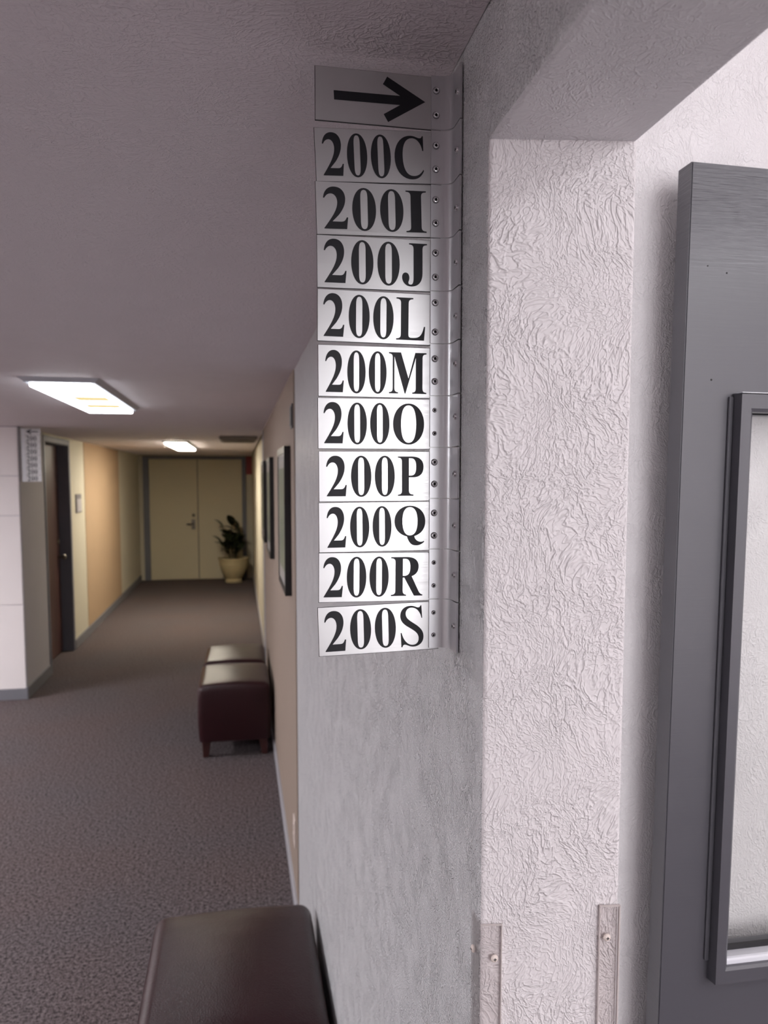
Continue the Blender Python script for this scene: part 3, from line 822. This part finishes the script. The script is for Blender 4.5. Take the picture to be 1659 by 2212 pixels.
# the same kind of stack on the far left corner, arms reaching the other way
for i in range(8):
    z = 2.0735 - i * 0.0512
    if i == 0:
        lab = 'small distant metal sign with an arrow pointing left, on the left corner wall'
    else:
        lab = 'small distant metal room sign, number %s below the arrow on the left corner wall' % ['', 'one', 'two', 'three', 'four', 'five', 'six', 'seven'][i]
    t = thing('room_sign', lab, 'sign', (XL, 6.35, z), group='distant stack of room signs')
    b = bmesh.new()
    add_box(b, 0.028, 0.146, 0.0, 0.0016, -0.0248, 0.0248, mat=0)
    add_box(b, 0.0285, 0.1455, -0.0003, 0.0001, -0.0243, 0.0243, mat=1)
    pl = obj('plate', b, ['plate_core', 'alu'], t)
    b = bmesh.new()
    if i == 0:
        add_shape(b, [[(0.086 - x / 1000 * 1.0 - 0.05, zq / 1000) for x, zq in ARROW]], -0.0006)
        obj('arrow', b, 'vinyl_black', pl)
    else:
        for k, c in enumerate('200'):
            add_glyph(b, c, 0.044 + k * 0.026, 0.066 + k * 0.026, -0.020, 0.020, -0.0006)
        obj('lettering', b, 'vinyl_black', pl)
    b = bmesh.new()
    pr = [(-x + 0.0228, y) for x, y in bracket_profile()]
    lo = [b.verts.new((x, y, -0.0252)) for x, y in pr]; hi = [b.verts.new((x, y, 0.0252)) for x, y in pr]
    b.faces.new(lo); b.faces.new(hi[::-1])
    for k in range(len(pr)):
        b.faces.new((lo[k], lo[(k + 1) % len(pr)], hi[(k + 1) % len(pr)], hi[k]))
    bmesh.ops.recalc_face_normals(b, faces=b.faces[:])
    for v in b.verts:
        v.co.x *= 1.4
    obj('bracket', b, 'alu_bracket', t)

# ------------------------------------------------------------------ clear corner guards with screws
def corner_guard(label, poly, ztop, screws, edges, tops):
    t = thing('corner_guard', label, 'corner guard', (0, 0, 0), group='clear corner guards')
    obj('strip', prism(poly, 0.10, ztop, 0.0004, 1), 'clear', t)
    for e in edges:
        obj('edge', prism(e, 0.10, ztop, 0.0, 1), 'guard_edge', t)
    for e in tops:
        obj('edge', prism(e, ztop - 0.0007, ztop + 0.0002, 0.0, 1), 'guard_edge', t)
    for (p, ax) in screws:
        b = bmesh.new()
        lathe(b, [(0.0036, 0.0), (0.0036, 0.0008), (0.0028, 0.0018), (0.0012, 0.0023)], 14, ax, p)
        s = obj('screw', b, 'ivory', t, True)
        b = bmesh.new()
        x, y, z = p
        if ax == 'Y-':
            add_box(b, x - 0.0014, x + 0.0014, y - 0.0026, y - 0.0020, z - 0.0003, z + 0.0003)
            add_box(b, x - 0.0003, x + 0.0003, y - 0.0026, y - 0.0020, z - 0.0014, z + 0.0014)
        else:
            add_box(b, x - 0.0026, x - 0.0020, y - 0.0014, y + 0.0014, z - 0.0003, z + 0.0003)
        obj('cross_slot', b, 'hole', s)
    return t
q0 = splay(0.0, 0.0045); q1 = splay(0.145, 0.0045); q2 = splay(0.145, 0.0062); q3 = splay(-0.012, 0.0062)
xw = XG0
guard = [(xw - 0.0005, 0.674), (xw - 0.0022, 0.674), (q3[0] - 0.0002, q3[1]), q2, q1, (xw - 0.0005, q0[1])]
corner_guard('clear plastic corner guard on the left edge of the white jamb', guard, 1.302,
             [((splay(0.085)[0], splay(0.085, 0.0062)[1], 1.270), 'Y-'), ((xw - 0.0022, 0.666, 1.268), 'X-')],
             [[splay(0.142, 0.0064), splay(0.148, 0.0064), splay(0.148, 0.0035), splay(0.142, 0.0035)]],
             [[splay(-0.01, 0.0064), splay(0.147, 0.0064), splay(0.147, 0.0045), splay(-0.01, 0.0045)]])
r0 = splay(0.86, 0.0045); r1 = splay(0.86, 0.0062); r2 = splay(1.008, 0.0062); 
guard = [r1, r2, (r2[0], 0.66), (r2[0] - 0.0012, 0.66), (r2[0] - 0.0012, splay(1.0, 0.0045)[1]), r0]
corner_guard('clear plastic corner guard on the right edge of the white jamb', guard, 1.318,
             [((splay(0.905)[0], splay(0.905, 0.0062)[1], 1.288), 'Y-')],
             [[splay(0.857, 0.0064), splay(0.863, 0.0064), splay(0.863, 0.0035), splay(0.857, 0.0035)], [splay(1.0, 0.0064), splay(1.009, 0.0064), splay(1.009, 0.0030), splay(1.0, 0.0030)]],
             [[splay(0.857, 0.0064), splay(1.009, 0.0064), splay(1.009, 0.0045), splay(0.857, 0.0045)]])

# ------------------------------------------------------------------ leather ottomans
def ottoman_mesh(wx, wy, z0, z1, r=0.035, crown=0.02):
    b = bmesh.new()
    bmesh.ops.create_cube(b, size=1.0)
    for v in b.verts:
        v.co = Vector((v.co.x * wx, v.co.y * wy, z0 + (v.co.z + 0.5) * (z1 - z0)))
    vert_e = [e for e in b.edges if abs(e.verts[0].co.z - e.verts[1].co.z) > 0.01]
    top_e = [e for e in b.edges if all(v.co.z > z1 - 1e-4 for v in e.verts)]
    bmesh.ops.bevel(b, geom=vert_e + top_e, offset=r, segments=6, affect='EDGES', profile=0.5)
    bmesh.ops.subdivide_edges(b, edges=[e for e in b.edges if e.calc_length() > 0.15], cuts=7, use_grid_fill=True)
    for v in b.verts:
        u, w = v.co.x / (wx / 2), v.co.y / (wy / 2)
        k = max(0.0, (v.co.z - (z1 - r)) / r)
        v.co.z += crown * k * max(0, 1 - u * u) * max(0, 1 - w * w) ** 0.5
        s = max(0.0, min(1.0, (v.co.z - z0) / (z1 - z0)))
        bulge = 0.006 * math.sin(PI * s)
        v.co.x += bulge * u; v.co.y += bulge * w
    return b
def ottoman(label, x, y, wx, wy, rz=0.0, h=0.455):
    t = thing('leather_ottoman', label, 'ottoman', (x, y, 0), (0, 0, rz), 'brown leather ottomans along the right wall')
    obj('cushion', ottoman_mesh(wx, wy, 0.105, h), 'leather', t, True)
    for sx in (-1, 1):
        for sy in (-1, 1):
            b = bmesh.new()
            cx_, cy_ = sx * (wx / 2 - 0.045), sy * (wy / 2 - 0.045)
            lo = [b.verts.new((cx_ + a * 0.017 + sx * 0.006, cy_ + c * 0.017 + sy * 0.004, 0.0)) for a, c in ((-1, -1), (1, -1), (1, 1), (-1, 1))]
            hi = [b.verts.new((cx_ + a * 0.027, cy_ + c * 0.027, 0.110)) for a, c in ((-1, -1), (1, -1), (1, 1), (-1, 1))]
            b.faces.new(lo[::-1]); b.faces.new(hi)
            for k in range(4):
                b.faces.new((lo[k], lo[(k + 1) % 4], hi[(k + 1) % 4], hi[k]))
            bmesh.ops.bevel(b, geom=b.edges[:], offset=0.003, segments=1, affect='EDGES')
            obj('leg', b, 'leg_wood', t)
    return t
ottoman('brown leather ottoman nearest the camera at the bottom edge', -0.031, 1.935, 0.445, 0.56)
ottoman('middle brown leather ottoman, its near face and legs in view', -0.043, 4.995, 0.435, 0.56)
ottoman('farthest brown leather ottoman, pushed up behind another one', -0.040, 5.62, 0.425, 0.56, -0.02, 0.45)

# ------------------------------------------------------------------ framed pictures on the tan wall
FW, FH = 0.52, 0.595
def picture(label, y0, zc, printed):
    t = thing('framed_picture', label, 'picture', (XT, y0 + FW / 2, zc), group='black framed pictures')
    b = bmesh.new()
    th = 0.026
    V = ring_slab(b, -FW / 2, FW / 2, -FH / 2, FH / 2, -FW / 2 + 0.028, FW / 2 - 0.028, -FH / 2 + 0.028, FH / 2 - 0.028, -th, -0.001)
    for v in b.verts:                      # turn the XZ ring to face -X
        v.co = Vector((v.co.y, v.co.x, v.co.z))
    bmesh.ops.recalc_face_normals(b, faces=b.faces[:])
    obj('frame', b, 'black_frame', t)
    obj('mat_board', box(-0.0225, -0.002, -FW / 2 + 0.026, FW / 2 - 0.026, -FH / 2 + 0.026, FH / 2 - 0.026), 'mat_board', t)
    obj('print', box(-0.0230, -0.0224, -FW / 2 + 0.075, FW / 2 - 0.075, -FH / 2 + 0.085, FH / 2 - 0.085), printed, t)
    obj('glass_pane', box(-0.0245, -0.0238, -FW / 2 + 0.026, FW / 2 - 0.026, -FH / 2 + 0.026, FH / 2 - 0.026), 'glass_pic', t)
    return t
picture('black framed picture with a pale mat, nearest of the three on the tan wall', 3.055, 1.543, 'print')
picture('black framed picture in the middle of the three on the tan wall', 4.53, 1.540, 'print')
picture('black framed picture farthest of the three on the tan wall', 5.66, 1.545, 'print')

# ------------------------------------------------------------------ small wall fittings
t = thing('wall_plaque', 'small dark plaque high on the tan wall beside the grey wall edge', 'plaque', (XT, 2.935, 1.945))
obj('backplate', box(-0.006, -0.0005, -0.045, 0.045, -0.045, 0.045, 0.001), 'dark_plastic', t)
obj('cover', box(-0.009, -0.006, -0.035, 0.035, -0.035, 0.035, 0.001), 'dark_plastic', t)
t = thing('wall_outlet', 'ivory electrical outlet low on the tan wall', 'outlet', (XT, 2.985, 0.31))
obj('faceplate', box(-0.006, -0.0005, -0.036, 0.036, -0.057, 0.057, 0.0015), 'ivory', t)
for q in (-0.02, 0.02):
    s = obj('socket', box(-0.0085, -0.006, -0.016, 0.016, q - 0.014, q + 0.014, 0.002), 'ivory', t)
    obj('slot', box(-0.0088, -0.0084, -0.007, -0.005, q - 0.004, q + 0.004), 'hole', s)
    obj('slot', box(-0.0088, -0.0084, 0.005, 0.007, q - 0.004, q + 0.004), 'hole', s)
t = thing('room_plaque', 'grey room plaque beside the brown door on the left wall', 'plaque', (XL, 8.43, 1.46))
obj('backplate', box(0.0005, 0.012, -0.13, 0.13, -0.095, 0.095, 0.002), 'plaque', t)
obj('insert', box(0.012, 0.016, -0.105, 0.105, -0.085, 0.045, 0.002), 'plaque_light', t)

t = thing('ceiling_vent', 'grey air vent on the ceiling before the double doors', 'air vent', (0.0, 7.65, CEIL))
obj('vent_frame', box(-0.17, 0.18, -0.34, 0.34, -0.030, 0.0, 0.014, 3), 'vent', t)
for k in range(7):
    obj('slat', box(-0.145, 0.155, -0.29 + k * 0.09, -0.25 + k * 0.09, -0.036, -0.030, 0.001), 'vent', t)

t = thing('red_wall_sign', 'tall narrow red sign on the end wall beside the door frame', 'sign', (0.182, YE, 1.945))
obj('panel', box(-0.051, 0.051, -0.022, -0.0005, -0.155, 0.155, 0.003), 'red', t)

# ------------------------------------------------------------------ potted plant
t = thing('potted_plant', 'leafy dark green plant in a round cream pot by the double doors', 'plant', (-0.10, 12.98, 0))
b = bmesh.new()
prof = [(0.135, 0.0), (0.142, 0.012), (0.138, 0.045), (0.118, 0.06), (0.135, 0.085), (0.175, 0.14), (0.205, 0.20), (0.222, 0.25), (0.226, 0.262), (0.223, 0.268), (0.230, 0.29),
        (0.234, 0.30), (0.231, 0.307), (0.238, 0.34), (0.241, 0.352), (0.239, 0.36), (0.252, 0.385), (0.256, 0.40), (0.250, 0.412), (0.235, 0.412), (0.228, 0.385), (0.22, 0.37)]
lathe(b, prof, 32)
obj('pot', b, 'pot', t, True)
b = bmesh.new(); lathe(b, [(0.226, 0.365), (0.224, 0.382), (0.12, 0.39), (0.02, 0.392)], 24)
obj('soil', b, 'soil', t)
def leaf_mesh(L, w):
    bm = bmesh.new()
    n = 6
    rows = []
    for i in range(n + 1):
        s = i / n
        ww = w * math.sin(PI * min(1, s * 0.96 + 0.04)) ** 0.7 * (1 - 0.25 * s)
        if i == n: ww = 0.002
        z = 0.16 * L * math.sin(PI * s) * 0.6 - 0.22 * L * s * s
        rows.append([bm.verts.new((-ww, s * L, z + 0.012 * (1 if i < n else 0))), bm.verts.new((0, s * L, z)), bm.verts.new((ww, s * L, z + 0.012 * (1 if i < n else 0)))])
    for i in range(n):
        for k in range(2):
            bm.faces.new((rows[i][k], rows[i][k + 1], rows[i + 1][k + 1], rows[i + 1][k]))
    bmesh.ops.solidify(bm, geom=bm.faces[:], thickness=0.0015)
    return bm
lm = None
rnd = random.Random(5)
stems = [(-0.20, 0.95, 0.06), (-0.02, 1.0, 0.05), (0.10, 0.96, -0.02), (0.17, 0.78, 0.05), (-0.22, 0.68, -0.08), (0.05, 0.75, -0.16), (-0.08, 0.80, -0.10), (0.16, 0.62, -0.12), (0.12, 0.86, 0.14)]
for (sx, sz, sy) in stems:
    p0 = Vector((sx * 0.25, sy * 0.25, 0.385)); p3 = Vector((sx * 0.85, sy, sz - 0.06))
    mid = (p0 + p3) / 2 + Vector((-sx * 0.10, 0, 0.04))
    ptsq = [p0, (p0 + mid) / 2, mid, (mid + p3) / 2 + Vector((0, 0, 0.01)), p3]
    b = bmesh.new(); tube(b, ptsq, [0.008, 0.007, 0.006, 0.005, 0.004], 6)
    obj('stem', b, 'stem', t, True)
    nl = 6
    for k in range(nl):
        s = 0.30 + 0.70 * k / (nl - 1)
        i = min(3, int(s * 4)); f = s * 4 - i
        base = ptsq[i].lerp(ptsq[i + 1], f)
        if lm is None:
            o = obj('leaf', leaf_mesh(0.21, 0.075), 'leaf', t, True); lm = o.data
        else:
            o = bpy.data.objects.new('leaf', lm); COL.objects.link(o); o.parent = t
        o.location = base
        ang = rnd.uniform(0, 2 * PI) if k < nl - 1 else math.atan2(-sx, 0.05)
        if base.x - 0.22 * math.sin(ang) > 0.24:
            ang = -ang
        o.rotation_euler = (rnd.uniform(0.1, 0.9) if k < nl - 1 else 1.0, 0, ang)
        sc = rnd.uniform(0.8, 1.15); o.scale = (sc, sc, sc)
